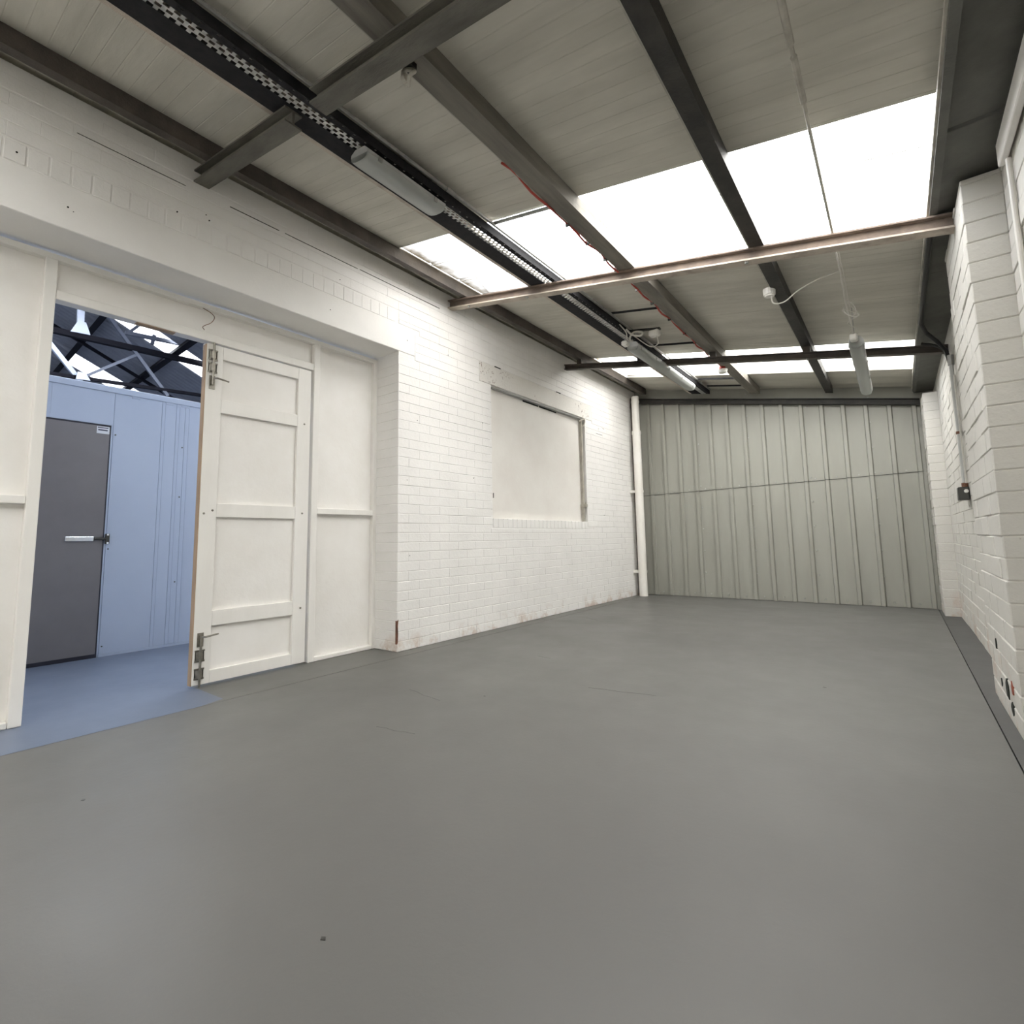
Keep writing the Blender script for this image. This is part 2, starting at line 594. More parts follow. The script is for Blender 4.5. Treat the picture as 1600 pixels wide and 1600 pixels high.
while k * CH < 3.12:
    z0, z1 = k * CH + 0.001, min((k + 1) * CH - 0.002, 3.163)
    if abs((z0 + z1) / 2 - 2.99) < CH / 2:
        z1 -= 0.006
    y = JAMB - (BL / 2 if k % 2 else 0) - BL * 14
    while y < YB:
        pieces = [(y - 0.0017, min(y + BL + 0.0017, YB), z0, z1)]
        for ey0, ey1, ez0, ez1 in excl:
            nxt = []
            for a, b, c, d in pieces:
                if b <= ey0 or a >= ey1 or d <= ez0 or c >= ez1:
                    nxt.append((a, b, c, d))
                    continue
                ov = min(d, ez1) - max(c, ez0)
                if ov > 0.5 * (d - c) or (c >= ez0 and d <= ez1):
                    if a < ey0:
                        nxt.append((a, ey0 - 0.002, c, d))
                    if b > ey1:
                        nxt.append((ey1 + 0.002, b, c, d))
                elif c < ez0:
                    nxt.append((a, b, c, ez0 - 0.004))
                else:
                    nxt.append((a, b, ez1 + 0.004, d))
            pieces = nxt
        for a, b, c, d in pieces:
            if b - a < 0.03 or d - c < 0.02 or b < -1.2:
                continue
            dep = -3.485 if (abs(a - JAMB) < 0.005 and c < 2.45) else XL - 0.03
            j = random.uniform(-0.0012, 0.0012)
            specs.append((dep, XL + j, a, b, c, d))
        y += BL
    k += 1
y = -1.2
while y < 1.3:
    specs.append((XL - 0.03, XL + random.uniform(-0.001, 0.001), y + 0.003, y + 0.080, 2.695, 2.798))
    y += 0.083
y = 1.298
while y < JAMB - 0.05:
    specs.append((XL - 0.03, XL + random.uniform(-0.001, 0.001), y + 0.001, y + 0.082, 2.694, 2.799))
    y += 0.083
y = 3.872
while y < 5.79:
    specs.append((XL - 0.09, XL + random.uniform(-0.001, 0.002), y + 0.002, min(y + 0.078, 5.803), 0.988, 1.080))
    y += 0.0805
bricks(wl_, specs, 'white_brick')

# the boarded window in the left wall
win = thing('window_1', (-3.26, 4.84, 1.08), 'blocked window recess filled with a smooth white board in the left brick wall', kind='structure')
bx('infill_board', 'board_white', win, -3.285, -3.262, 3.872, 5.80, 1.081, 2.432)
bx('lintel', 'flaking_render', wl_, -3.27, XL + 0.003, 3.69, 6.01, 2.452, 2.655, 0.003, label='flaking white lintel over the blocked window')
bx('window_head', 'lamp_grey', win, -3.262, -3.215, 3.875, 5.80, 2.436, 2.450, label='grey steel angle under the window lintel')
bx('frame_bar', 'pale_strip', win, -3.262, -3.222, 5.752, 5.785, 1.083, 2.42, 0.003, label='steel bar at the right edge of the recess')
mb = MB().box(-3.262, -3.19, 5.735, 5.80, 1.27, 1.305)
mb.box(-3.20, -3.185, 5.74, 5.77, 1.285, 1.33)
mb.build('catch', 'pale_strip', win, label='small metal catch on the frame bar')
MB().tube(bez([(-3.225, 5.70, 2.40), (-3.2, 5.74, 2.425), (-3.19, 5.78, 2.43), (-3.2, 5.79, 2.38), (-3.225, 5.772, 2.33)]), 0.012, 8).build('corner_knuckle', 'pale_strip', win)
for a, b in ((4.50, 4.80), (4.83, 5.20)):
    bx('gap', 'brick_dark_hole', win, -3.262, -3.258, a, b, 2.418, 2.432, label='dark gap above the board')
bx('slot', 'brick_dark_hole', win, -3.2, XL + 0.001, 3.873, 3.886, 1.285, 1.335)
for y0, y1, z0 in ((3.93, 4.03, 2.652), (5.12, 5.22, 2.653)):
    bx('joint_gap', 'brick_dark_hole', wl_, XL - 0.02, XL + 0.0015, y0, y1, z0, z0 + 0.014)

# nail holes, open joints and floor cracks
for y, z, r in ((0.341, 2.746, 9), (0.538, 2.573, 9), (0.56, 2.56, 5), (1.014, 2.806, 8), (1.166, 2.867, 6), (1.185, 2.84, 8), (2.02, 2.576, 8), (2.753, 2.571, 8), (2.095, 2.841, 7),
                (2.869, 1.896, 6), (2.758, 1.372, 5), (3.246, 2.584, 6), (3.727, 2.025, 8), (3.585, 1.46, 7), (3.74, 2.555, 9), (3.755, 2.53, 6), (6.195, 2.378, 8), (6.27, 1.178, 8), (2.788, 0.75, 5)):
    MB().tube([(XL - 0.004, y, z), (XL + 0.0035, y, z)], r * 0.0005, 7).build('nail_hole', 'brick_dark_hole', wl_)
for y0, y1, z, h in ((1.30, 1.62, 2.992, 0.005), (1.66, 2.25, 2.994, 0.004), (2.27, 3.14, 2.996, 0.005), (0.55, 1.05, 2.989, 0.003), (6.12, 6.30, 2.30, 0.004), (6.32, 6.36, 2.40, 0.005)):
    bx('open_joint', 'brick_dark_hole', wl_, XL - 0.01, XL + 0.0017, y0, y1, z, z + h)
MB().prism([(2.660, 0.06), (2.668, 0.07), (2.671, 0.14), (2.668, 0.20), (2.673, 0.25), (2.661, 0.24)], 'x', XL - 0.02, XL + 0.0025).build('chipped_corner', 'rust', wl_, label='rusty chipped corner at the foot of the jamb')
for p0, p1 in (((-2.35, 2.05), (-2.05, 2.0)), ((-2.02, 1.56), (-1.80, 1.60)), ((-1.50, 2.66), (-1.12, 2.73)), ((-2.80, 4.95), (-2.60, 4.85)), ((-2.2, 3.16), (-2.08, 3.14))):
    d = Vector((p1[0] - p0[0], p1[1] - p0[1], 0))
    nrm = Vector((-d.y, d.x, 0)).normalized() * 0.0014
    q = [Vector((p0[0], p0[1], 0)) + d * t + nrm * math.sin(9 * t) * 4 for t in (0, 0.25, 0.5, 0.75, 1)]
    pts = [v + nrm for v in q] + [v - nrm for v in reversed(q)]
    MB().prism([(v.x, v.y) for v in pts], 'z', -0.002, 0.0006).build('floor_crack', 'floor_grey_dark', floor)
for x, y in ((-2.294, 0.545), (-1.069, 0.689), (-1.9, 2.2), (-0.4, 3.4)):
    MB().prism([(x + 0.008, y), (x, y + 0.006), (x - 0.009, y + 0.001), (x - 0.002, y - 0.006)], 'z', -0.002, 0.001).build('floor_chip', 'dark_metal', floor)

# ------------------------------------------------------------------ timber screen in the opening
XD = -3.48
scr = thing('timber_screen', (XD, 1.3, 0), 'white timber stud screen with flat panels filling the wide brick opening', 'partition')


def stud(name, y0, y1, z0, z1, x0=XD - 0.055, x1=XD, c=0.003, mat='white_timber', **kk):
    return bx(name, mat, scr, x0, x1, y0, y1, z0, z1, c, **kk)


stud('head_rail', -1.2, 2.685, 2.405, 2.438)
stud('post', 0.515, 0.565, 0.0, 2.404, x1=XD + 0.004)
stud('post', 2.070, 2.120, 0.0, 2.404, x1=XD + 0.004)
stud('post', 2.632, 2.686, 0.0, 2.404)
stud('post', -1.2, -1.15, 0.0, 2.404)
stud('rail', 2.1205, 2.6315, 1.085, 1.130)
stud('rail', -1.149, 0.5145, 1.088, 1.130)
stud('bottom_rail', 2.1205, 2.6315, 0.0, 0.03)
stud('bottom_rail', -1.149, 0.5145, 0.0, 0.03)
stud('door_head', 0.566, 2.069, 2.190, 2.242, x0=XD - 0.07)
for y0, y1, z0, z1 in ((0.566, 2.069, 2.243, 2.4045), (2.1205, 2.6315, 1.131, 2.4045), (2.1205, 2.6315, 0.031, 1.084),
                       (-1.149, 0.5145, 1.131, 2.4045), (-1.149, 0.5145, 0.031, 1.087)):
    stud('panel', y0, y1, z0, z1, XD - 0.054, XD - 0.040, 0, 'white_ply')
stud('light_stop', 2.022, 2.069, 0.0, 2.1895, XD - 0.085, XD - 0.050, 0)  # unseen strips added to block hall light leaking around the door leaf
stud('light_stop', 1.32, 2.021, 2.150, 2.1895, XD - 0.085, XD - 0.050, 0)
bx('bare_patch', 'raw_wood', scr, XD - 0.05, XD - 0.004, 0.93, 1.13, 2.184, 2.1895, label='bare wood strip under the door head')
MB().tube(bez([(-3.535, 2.075, 2.386), (-3.50, 2.08, 2.386)]), 0.006, 6).build('nail', 'rust', scr)
MB().tube(bez([(XD - 0.01, 1.28, 2.405), (XD - 0.012, 1.33, 2.39), (XD - 0.010, 1.352, 2.365), (XD - 0.012, 1.335, 2.325), (XD - 0.010, 1.30, 2.295), (XD - 0.012, 1.285, 2.278), (XD - 0.012, 1.296, 2.262)]), 0.0022, 6).build(
    'wire_hook', 'rust', None, 'thin bent wire hanging from the panel above the doorway', 'wire')

# the closed leaf
door = thing('door_1', (XD, 1.68, 0.01), 'closed white four panel timber door leaf with tower bolts', kind='structure')
DY0, DY1 = 1.312, 2.048


def dpart(name, y0, y1, z0, z1, x0=XD - 0.026, x1=XD, c=0.002, mat='white_timber', **kk):
    return bx(name, mat, door, x0, x1, y0, y1, z0, z1, c, **kk)


dpart('stile', DY0, 1.412, 0.012, 2.178)
dpart('stile', 1.946, DY1, 0.012, 2.178)
for z0, z1 in ((2.091, 2.178), (1.730, 1.818), (1.043, 1.133), (0.358, 0.454), (0.012, 0.088)):
    dpart('rail', 1.4122, 1.9458, z0, z1, x1=XD - 0.001)
for z0, z1 in ((1.8182, 2.0908), (1.1332, 1.7298), (0.4542, 1.0428), (0.0882, 0.3578)):
    dpart('panel', 1.4122, 1.9458, z0, z1, XD - 0.040, XD - 0.022, 0, 'white_ply')
dpart('raw_edge', DY0 - 0.006, DY0 - 0.0003, 0.012, 2.17, XD - 0.045, XD - 0.002, 0, 'raw_wood', label='bare wood leading edge')
for y, z in ((1.338, 1.065), (1.388, 1.085), (2.00, 1.755), (2.005, 0.40), (2.0, 1.085)):
    MB().tube([(XD - 0.002, y, z), (XD + 0.004, y, z)], [0.008, 0.006], 8).build('screw', 'bolt_steel', door)


def tower_bolt(zs, plate, rod, hz, hdz, label):
    yb = 1.350
    b = bx('tower_bolt', 'bolt_steel', door, XD + 0.0003, XD + 0.004, yb - 0.018, yb + 0.018, plate[0], plate[1], 0.001, label=label)
    MB().tube([(XD + 0.014, yb, rod[0]), (XD + 0.014, yb, rod[1])], 0.007, 10).build('rod', 'bolt_steel', b)
    MB().tube([(XD + 0.014, yb, hz), (XD + 0.045, yb + 0.015, hz + hdz * 0.2), (XD + 0.05, yb + 0.085, hz + hdz)], [0.006, 0.006, 0.005], 8).build('handle', 'bolt_steel', b)
    for z0, z1 in zs:
        g = MB()
        n = 8
        prof = [(XD + 0.0005, yb - 0.026), (XD + 0.0005, yb - 0.020)]
        prof += [(XD + 0.004 + 0.016 * math.sin(math.pi * i / n), yb - 0.016 * math.cos(math.pi * i / n)) for i in range(n + 1)]
        prof += [(XD + 0.0005, yb + 0.020), (XD + 0.0005, yb + 0.026)]
        g.prism(prof, 'z', z0 + 0.010, z1 - 0.010)
        g.box(XD + 0.0005, XD + 0.006, yb - 0.028, yb + 0.028, z0, z0 + 0.010)
        g.box(XD + 0.0005, XD + 0.006, yb - 0.028, yb + 0.028, z1 - 0.010, z1)
        g.build('guide', 'bolt_steel', b)


tower_bolt([(2.070, 2.140), (1.985, 2.052)], (1.875, 1.965), (1.90, 2.185), 1.945, -0.012, 'steel tower bolt at the top of the door')
tower_bolt([(0.150, 0.222), (0.045, 0.112)], (0.240, 0.325), (0.003, 0.31), 0.300, 0.012, 'steel tower bolt at the foot of the door')

# ------------------------------------------------------------------ back wall: metal cladding
wb = thing('wall_back', (-1.4, YB, 0), 'grey ribbed metal cladding wall at the far end', kind='structure')
bx('wall_core', 'cladding_grey', wb, XL - 0.1, 0.6, YB + 0.03, YB + 0.12, 0, 3.5)
RIBS = [-2.96 + 0.23 * i for i in range(15)]


def zj(x):
    return 1.504 + (x + 3.06) * 0.0165


def cladding(x0, x1, upper, y):
    """one sheet: pans with raised ribs towards the room"""
    pts = [(x0, 0.0)]
    for r in RIBS:
        if x0 + 0.04 < r < x1 - 0.03:
            pts += [(r - 0.030, 0.0), (r - 0.022, -0.034), (r + 0.014, -0.034), (r + 0.026, 0.0)]
    pts.append((x1, 0.0))
    n = len(pts)
    vs, fs = [], []
    for end in (0, 1):
        for p in pts:
            z = (zj(p[0]) if end == 0 else rp(p[0], YB, 0.0).z) if upper else (0.005 if end == 0 else zj(p[0]) + 0.02)
            vs.append((p[0], y + p[1], z))
    for i in range(n - 1):
        fs.append((i, i + 1, n + i + 1, n + i))
    return MB().add(vs, fs)


cols = [(-3.22, -2.155), (-2.155, -1.235), (-1.235, -0.315), (-0.315, 0.60)]
for i, (a, b) in enumerate(cols):
    cladding(a, b, True, YB).build('cladding_sheet', 'cladding_grey', wb)
    cladding(a, b, False, YB + 0.005).build('cladding_sheet', 'cladding_grey', wb)
for i, (a, b) in enumerate(cols):
    lap = cladding(a, b, True, YB - 0.0006)
    n_ = len(lap.v) // 2
    for q in range(n_):
        lap.v[q].z = zj(lap.v[q].x) - 0.001
        lap.v[n_ + q].z = zj(lap.v[q].x) + 0.005
    lap.build('lap_edge', 'dark_metal', wb)
sc_ = MB()
for r in RIBS:
    for z in (0.05, zj(r + 0.1) + 0.03):
        sc_.tube([(r + 0.10, YB + 0.003, z), (r + 0.10, YB - 0.006, z)], [0.012, 0.009], 6)
for xx in (-2.27 + 0.04, -1.59 + 0.04, -0.88 + 0.04, -0.21 + 0.04):
    for j in range(9):
        z = 0.35 + j * 0.31
        if z < 2.9:
            sc_.tube([(xx, YB + 0.003, z), (xx, YB - 0.006, z)], [0.011, 0.008], 6)
for j in range(9):
    sc_.tube([(0.29, YB - 0.0, 0.2 + j * 0.27), (0.29, YB - 0.012, 0.2 + j * 0.27)], [0.012, 0.009], 6)
sc_.build('cladding_screws', 'galvanised', wb, kind='stuff')
bx('corner_trim', 'cladding_grey', wb, 0.275, 0.312, YB - 0.012, YB - 0.001, 0.0, 2.40)

# ------------------------------------------------------------------ right wall with piers
wr = thing('wall_right', (0.45, 3, 0), 'worn white brick wall with projecting piers on the right', kind='structure')
rc = MB()
rc.box(0.4475, 0.75, 3.75, YB + 0.2, -0.01, 2.495)
rc.box(0.488, 0.75, YF, 3.75, -0.01, 2.495)
rc.box(0.349, 0.5, 2.974, 3.795, -0.01, 2.44)
rc.box(0.322, 0.5, 6.935, YB + 0.2, -0.01, 2.36)
rc.box(0.62, 0.75, YF, YB + 0.2, 2.495, 3.4)
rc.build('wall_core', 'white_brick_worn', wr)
CR = 0.094
specs = []
k = 0
while k * CR < 2.46:
    z0, z1 = k * CR - 0.006, min((k + 1) * CR - 0.0095, 2.46)
    j = lambda: random.uniform(-0.003, 0.003)
    st = k % 2
    cuts = [2.97, 3.20, 3.43, 3.66, 3.80] if st == 0 else [2.97, 3.085, 3.315, 3.545, 3.80]
    for a, b in zip(cuts, cuts[1:]):
        specs.append((0.345 + j(), 0.487, a - 0.001, b + 0.001, z0, z1))
    y = 3.80 + (0.115 if st else 0.0)
    if st:
        specs.append((0.444 + j(), 0.50, 3.801, 3.80 + 0.112, z0, min(z1, 2.45)))
    while y < 6.93:
        specs.append((0.444 + j(), 0.50, y - 0.001, min(y + 0.23, 6.93) + 0.001, z0, min(z1, 2.45)))
        y += 0.23
    cuts = [6.93, 7.16, 7.43] if st else [6.93, 7.045, 7.275, 7.43]
    if z0 < 2.30:
        for a, b in zip(cuts, cuts[1:]):
            specs.append((0.315 + j(), 0.447, a + 0.002, b - 0.002, z0, min(z1, 2.375)))
    y = 2.965
    while y > 0.9:
        specs.append((0.483 + j(), 0.52, y - 0.231, y + 0.001, z0, z1))
        y -= 0.23
    k += 1
specs = [s for s in specs if s[5] - s[4] > 0.015]
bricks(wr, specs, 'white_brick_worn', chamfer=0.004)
# broken patch low on the near pier
for (y, z, h, w, mm) in ((3.46, 0.13, 0.05, 0.05, 'brick_dark_hole'), (3.30, 0.13, 0.11, 0.10, 'brick_dark_hole'), (3.15, 0.17, 0.07, 0.05, 'brick_red'),
                         (3.20, 0.07, 0.06, 0.08, 'brick_dark_hole'), (3.52, 0.30, 0.05, 0.03, 'brick_dark_hole')):
    m = MB()
    pts = [(y + w * 0.5 * math.cos(a) * random.uniform(0.6, 1.1), z + h * 0.5 * math.sin(a) * random.uniform(0.6, 1.1)) for a in [i * math.pi / 4 for i in range(8)]]
    m.prism(pts, 'x', 0.3415, 0.36)
    m.build('broken_patch', mm, wr, label='chipped hole in the paint low on the near pier')
# top of the wall beside the gutter
bx('trim_1', 'white_timber', None, 0.450, 0.476, 0.6, 2.80, 2.37, 2.47, 0.004, label='white batten along the top of the right wall', kind='structure')
MB().tube([(0.472, 2.735, 0.0), (0.472, 2.735, 2.36)], 0.010, 10).build('wall_pipe', 'pvc_white', None, 'thin white vertical pipe at the right edge beside the near pier', 'pipe')

# wall behind the camera and the blind upper walls
bx('wall_front', 'white_render', None, XL - 0.4, 0.75, YF - 0.15, YF, 0, 3.6, label='white wall behind the camera', kind='structure')

# ------------------------------------------------------------------ roof
ceil = thing('ceiling', rp(-1.4, 3, SHEET), 'sloping grey painted corrugated sheet roof underside', kind='structure')
XE = 0.284


def sheet(y0, y1, depth, pitch, off, x0=XL - 0.40, x1=XE):
    """flat sheet with narrow grooves running down the slope"""
    ys = [(y0, 0.0)]
    k_ = math.ceil((y0 + 0.01) / pitch)
    while k_ * pitch < y1 - 0.01:
        c_ = k_ * pitch
        ys += [(c_ - 0.0035, 0.0), (c_, depth), (c_ + 0.0035, 0.0)]
        k_ += 1
    ys.append((y1, 0.0))
    n = len(ys) - 1
    vs, fs = [], []
    for y, d_ in ys:
        for x in (x0, x1):
            vs.append(tuple(rp(x, y, off + d_)))
        for x in (x0, x1):
            vs.append(tuple(rp(x, y, off + 0.010)))
    for i in range(n):
        a, b = i * 4, i * 4 + 4
        fs += [(a, a + 1, b + 1, b), (a + 2, b + 2, b + 3, a + 3), (a + 1, a + 3, b + 3, b + 1), (a, b, b + 2, a + 2)]
    fs += [(0, 2, 3, 1), (n * 4, n * 4 + 1, n * 4 + 3, n * 4 + 2)]
    return MB().add(vs, fs)


def rib_sheet(y0, y1, off):
    """translucent sheet with three broad pans and low ribs"""
    m = MB()
    prof = []
    w = (y1 - y0) / 3
    for i in range(3):
        a = y0 + i * w
        prof += [(a, 0.0), (a + w - 0.03, 0.0), (a + w - 0.02, 0.012), (a + w - 0.008, 0.012)]
    prof.append((y1, 0.0))
    vs, fs = [], []
    for y, h in prof:
        for x in (SKX, XE):
            vs.append(tuple(rp(x, y, off + h)))
    for i in range(len(prof) - 1):
        fs.append((2 * i, 2 * i + 1, 2 * i + 3, 2 * i + 2))
    return m.add(vs, fs)


def on_roof(x0, x1, y0, y1, o0, o1, mb=None):
    m = mb or MB()
    vs = [rp(x0, y0, o0), rp(x1, y0, o0), rp(x1, y1, o0), rp(x0, y1, o0), rp(x0, y0, o1), rp(x1, y0, o1), rp(x1, y1, o1), rp(x0, y1, o1)]
    return m.add(vs, [(3, 2, 1, 0), (4, 5, 6, 7), (0, 1, 5, 4), (1, 2, 6, 5), (2, 3, 7, 6), (3, 0, 4, 7)])


grey = []
edges = [YF - 0.1]
for a, b in SKY:
    grey.append((edges[-1], a))
    edges.append(b)
grey.append((edges[-1], YB + 0.15))
for a, b in grey:
    n = max(1, round((b - a) / 1.05))
    for i in range(n):
        y0, y1 = a + (b - a) * i / n, a + (b - a) * (i + 1) / n
        sheet(y0, y1, 0.0018, 0.0762, SHEET + (0.006 if i % 2 else 0.008)).build('roof_sheet', 'roof_sheet_paint', ceil)
for a, b in SKY:
    sheet(a, b, 0.0018, 0.0762, SHEET + 0.008, x1=SKX).build('roof_sheet', 'roof_sheet_paint', ceil)
names = ['translucent skylight sheet far behind the camera', 'translucent skylight sheet over the camera',
         'large bright white skylight strip across the roof, nearer one', 'narrow bright skylight strip near the far end of the roof']
for i, (a, b) in enumerate(SKY):
    wo = rib_sheet(a, b, SHEET + 0.022).build('window_%d' % (i + 2), 'skylight_sheet', None, names[i], kind='structure')
    for q in (1, 2):
        y = a + (b - a) * q / 3
        on_roof(SKX, XE, y - 0.0035, y + 0.0035, SHEET + 0.017, SHEET + 0.020).build('sheet_lap', 'pvc_white', wo)


def beam(y0, y1, spans, mat, label, bolts=(), h=0.079, base=0.0, cleats=(), mat2=None):
    mat2 = mat2 or mat
    t = thing('roof_beam', rp(-1.4, (y0 + y1) / 2, base), label, 'beam', 'steel beams running down the roof slope')
    ym = (y0 + y1) / 2
    for x0, x1 in spans:
        on_roof(x0, x1, y0, y1, base, base + 0.010).build('bottom_flange', mat, t)
        on_roof(x0, x1, ym - 0.006, ym + 0.006, base + 0.010, base + h - 0.010).build('web', mat2, t)
        on_roof(x0, x1, y0, y1, base + h - 0.010, base + h).build('top_flange', mat2, t)
    for xb in bolts:
        p = rp(xb, ym - 0.016, base)
        MB().tube([p + Vector((0, 0, 0.004)), p - Vector((0, 0, 0.012))], 0.012, 6).build('bolt', 'galvanised', t)
    for xc in cleats:
        on_roof(xc - 0.03, xc + 0.03, ym - 0.02, ym + 0.02, base + h, 0.0795).build('cleat', mat, t)
    return t


beam(1.09, 1.175, [(XL, -2.135), (-1.925, 0.46)], 'dark_timber', 'dark grey roof beam nearest the camera, crossing top left')
beam(3.245, 3.32, [(XL, 0.345)], 'tan_steel', 'tan painted steel roof beam below the large skylight', (-2.3, -0.62, -2.95), mat2='dark_tan')  # web and top flange a darker tan than the bottom flange
beam(5.325, 5.385, [(XL, 0.443)], 'brown_steel', 'brown steel roof beam crossing the far narrow skylight', (-0.55,), h=0.066, base=-0.042, cleats=(-2.99, -2.2, -1.4, -0.555))
beam(7.36, 7.44, [(XL + 0.005, 0.313)], 'black_steel', 'black roof beam along the top of the metal cladding', h=0.075, base=-0.058)


def purlin(name, x0, x1, mat, label, strip=None, y0=YF, y1=7.35, o0=0.080, o1=0.176):
    t = thing(name, rp((x0 + x1) / 2, 3, o0), label, 'purlin', 'purlins running the length of the roof')
    on_roof(x0, x1, y0, y1, o0, o1).build('purlin_bar', mat, t)
    if strip:
        for (a, b, c, d, m_, e, f_) in strip:
            on_roof(a, b, e, f_, c, d).build('edge_strip', m_, t)
    return t


purlin('roof_purlin', -3.03, -2.955, 'brown_steel', 'dark purlin close against the left brick wall', [(-3.045, -3.031, 0.085, 0.12, 'pale_strip', YF, 7.3)])
purlin('roof_purlin', -2.282, -2.17, 'tan_steel', 'tan purlin above the perforated cable tray', o0=0.085)
purlin('roof_purlin', -1.465, -1.345, 'grey_timber', 'weathered grey brown purlin with a red cable, mid roof', [(-1.475, -1.4655, 0.085, 0.13, 'pale_strip', YF, 7.3)])
purlin('roof_purlin', -0.595, -0.515, 'black_steel', 'black purlin carrying the white round junction box', [(-0.605, -0.5955, 0.085, 0.13, 'pale_strip', YF, 7.3)])
purlin('roof_purlin', 0.255, 0.286, 'gutter_grey', 'thin dark eaves purlin at the right edge of the roof', [(0.245, 0.2545, 0.105, 0.125, 'pale_strip', YF, 7.3)], o0=0.09)

# short rods between the purlins
for y, lab in ((2.44, 'thin rod between purlins at the near edge of the large skylight'), (4.17, 'thin dark rod between two purlins beyond the tan beam'),
               (5.19, 'thin dark rod between two purlins just before the brown beam'), (6.72, 'thin dark rod between two purlins beyond the far skylight'), (7.12, 'thin dark rod between two purlins nearest the cladding')):
    m = MB()
    m.tube([rp(-1.985, y, 0.145), rp(-1.467, y, 0.145)], 0.011, 8)
    m.build('purlin_rod', 'tray_steel' if y > 3 else 'galvanised', None, lab, 'rod', 'rods between the purlins')

# ------------------------------------------------------------------ cable tray
tray = thing('cable_tray', rp(-2.07, 3, 0.09), 'dark perforated metal cable tray running along the wide purlin', 'cable tray')
TX0, TX1, TZ = -2.243, -1.995, 0.0805
TY0, TY1 = -0.4, 7.33
plate = MB()
on_roof(TX0, -2.112, TY0, TY1, TZ, TZ + 0.0015, plate)
strip = MB()
rows, bar = 3, 0.009
slot = (0.070 - bar * (rows - 1)) / rows
for i in range(1, rows):
    a = -2.112 + i * slot + (i - 1) * bar
    on_roof(a, a + bar, TY0, TY1, TZ, TZ + 0.0015, strip)
for i in range(rows):
    a = -2.112 + i * (bar + slot)
    y = TY0 + (0.019 if i % 2 else 0)
    while y < TY1:
        on_roof(a, a + slot, y, y + 0.016, TZ, TZ + 0.0015, strip)
        y += 0.038
on_roof(-2.042, -2.018, TY0, TY1, TZ, TZ + 0.0015, plate)
on_roof(-2.008, TX1, TY0, TY1, TZ, TZ + 0.0015, plate)
y = TY0
while y < TY1:
    on_roof(-2.018, -2.008, y, y + 0.052, TZ, TZ + 0.0015, plate)
    y += 0.064
plate.build('tray_plate', 'tray_steel', tray, kind='stuff')
strip.build('perforated_strip', 'galv_pale', tray, kind='stuff')
on_roof(TX0 - 0.002, TX0, TY0, TY1, TZ, TZ + 0.004).build('side_flange', 'tray_steel', tray)
on_roof(TX1, TX1 + 0.002, TY0, TY1, TZ - 0.006, TZ + 0.05).build('side_flange', 'tray_steel', tray)
for y in (1.9, 3.36, 5.26, 7.0):
    on_roof(-2.165, TX1 + 0.001, y, y + 0.02, TZ + 0.052, TZ + 0.065).build('tray_bracket', 'galvanised', tray)
for i, (xx, rr, mt) in enumerate(((-2.145, 0.009, 'pale_cable'), (-2.118, 0.008, 'black_cable'), (-2.022, 0.007, 'pale_cable'))):
    MB().tube([rp(xx + 0.006 * math.sin(y * 3 + i), y, TZ + 0.012) for y in [TY0 + 0.2 * q for q in range(38)]], rr, 6).build(
        'tray_cable', mt, None, ['pale cable lying in the tray next to the purlin', 'black cable lying along the middle of the tray', 'pale cable lying along the right side of the tray'][i], 'cable', 'cables in the tray')
m = MB().tube([rp(-1.972, y, 0.135) for y in (-0.4, 3, 7.3)], 0.010, 8)
cnd = m.build('steel_conduit', 'galvanised', None, 'straight steel conduit running along the right of the cable tray', 'conduit')
for y in (0.33, 2.03, 3.8, 5.0, 6.9):
    MB().tube([rp(-1.972, y - 0.035, 0.135), rp(-1.972, y + 0.035, 0.135)], 0.015, 8).build('coupler', 'galvanised', cnd)


# ------------------------------------------------------------------ batten lights
def batten(x, y0, y1, off, width, height, label, hang=None):
    t = thing('batten_light', rp(x, (y0 + y1) / 2, off), label, 'light fitting', 'weatherproof batten lights')
    hw = width / 2

    def tf(p):
        b = rp(x, 0, off)
        return b + EX * p.x + Vector((0, p.y, 0)) + EZ * p.z
    m = MB(tf)
    prof = [(-hw, height * 0.50), (-hw, height * 0.72), (-hw * 0.55, height), (hw * 0.55, height), (hw, height * 0.72), (hw, height * 0.50)]
    m.prism(prof, 'y', y0, y1)
    m.build('body', 'lamp_grey', t)
    n = 8
    dif = MB(tf)
    rows_ = []
    e = 0.05
    for y, s in ((y0, 0.80), (y0 + e * 0.4, 0.95), (y0 + e, 1.0), (y1 - e, 1.0), (y1 - e * 0.4, 0.95), (y1, 0.80)):
        rows_.append([(-hw * 0.98 * math.cos(math.pi * i / n) * (0.9 + 0.1 * s), y, height * 0.50 - (height * 0.50) * s * math.sin(math.pi * i / n) ** 0.6) for i in range(n + 1)])
    vs = [q for r_ in rows_ for q in r_]
    fs = []
    for a in range(len(rows_) - 1):
        for i in range(n):
            fs.append((a * (n + 1) + i, a * (n + 1) + i + 1, (a + 1) * (n + 1) + i + 1, (a + 1) * (n + 1) + i))
    fs.append(tuple(range(n + 1)))
    fs.append(tuple(reversed(range((len(rows_) - 1) * (n + 1), len(rows_) * (n + 1)))))
    dif.add(vs, fs)
    dif.build('diffuser', 'diffuser', t, smooth=True)
    k_ = max(2, int((y1 - y0) / 0.35))
    for i in range(k_):
        y = y0 + 0.08 + (y1 - y0 - 0.16) * i / (k_ - 1)
        for s in (-1, 1):
            c = MB(tf)
            a, b = sorted((s * hw * 0.985, s * (hw + 0.005)))
            c.box(a, b, y - 0.012, y + 0.012, height * 0.36, height * 0.68)
            c.build('clip', 'galvanised', t)
    return t


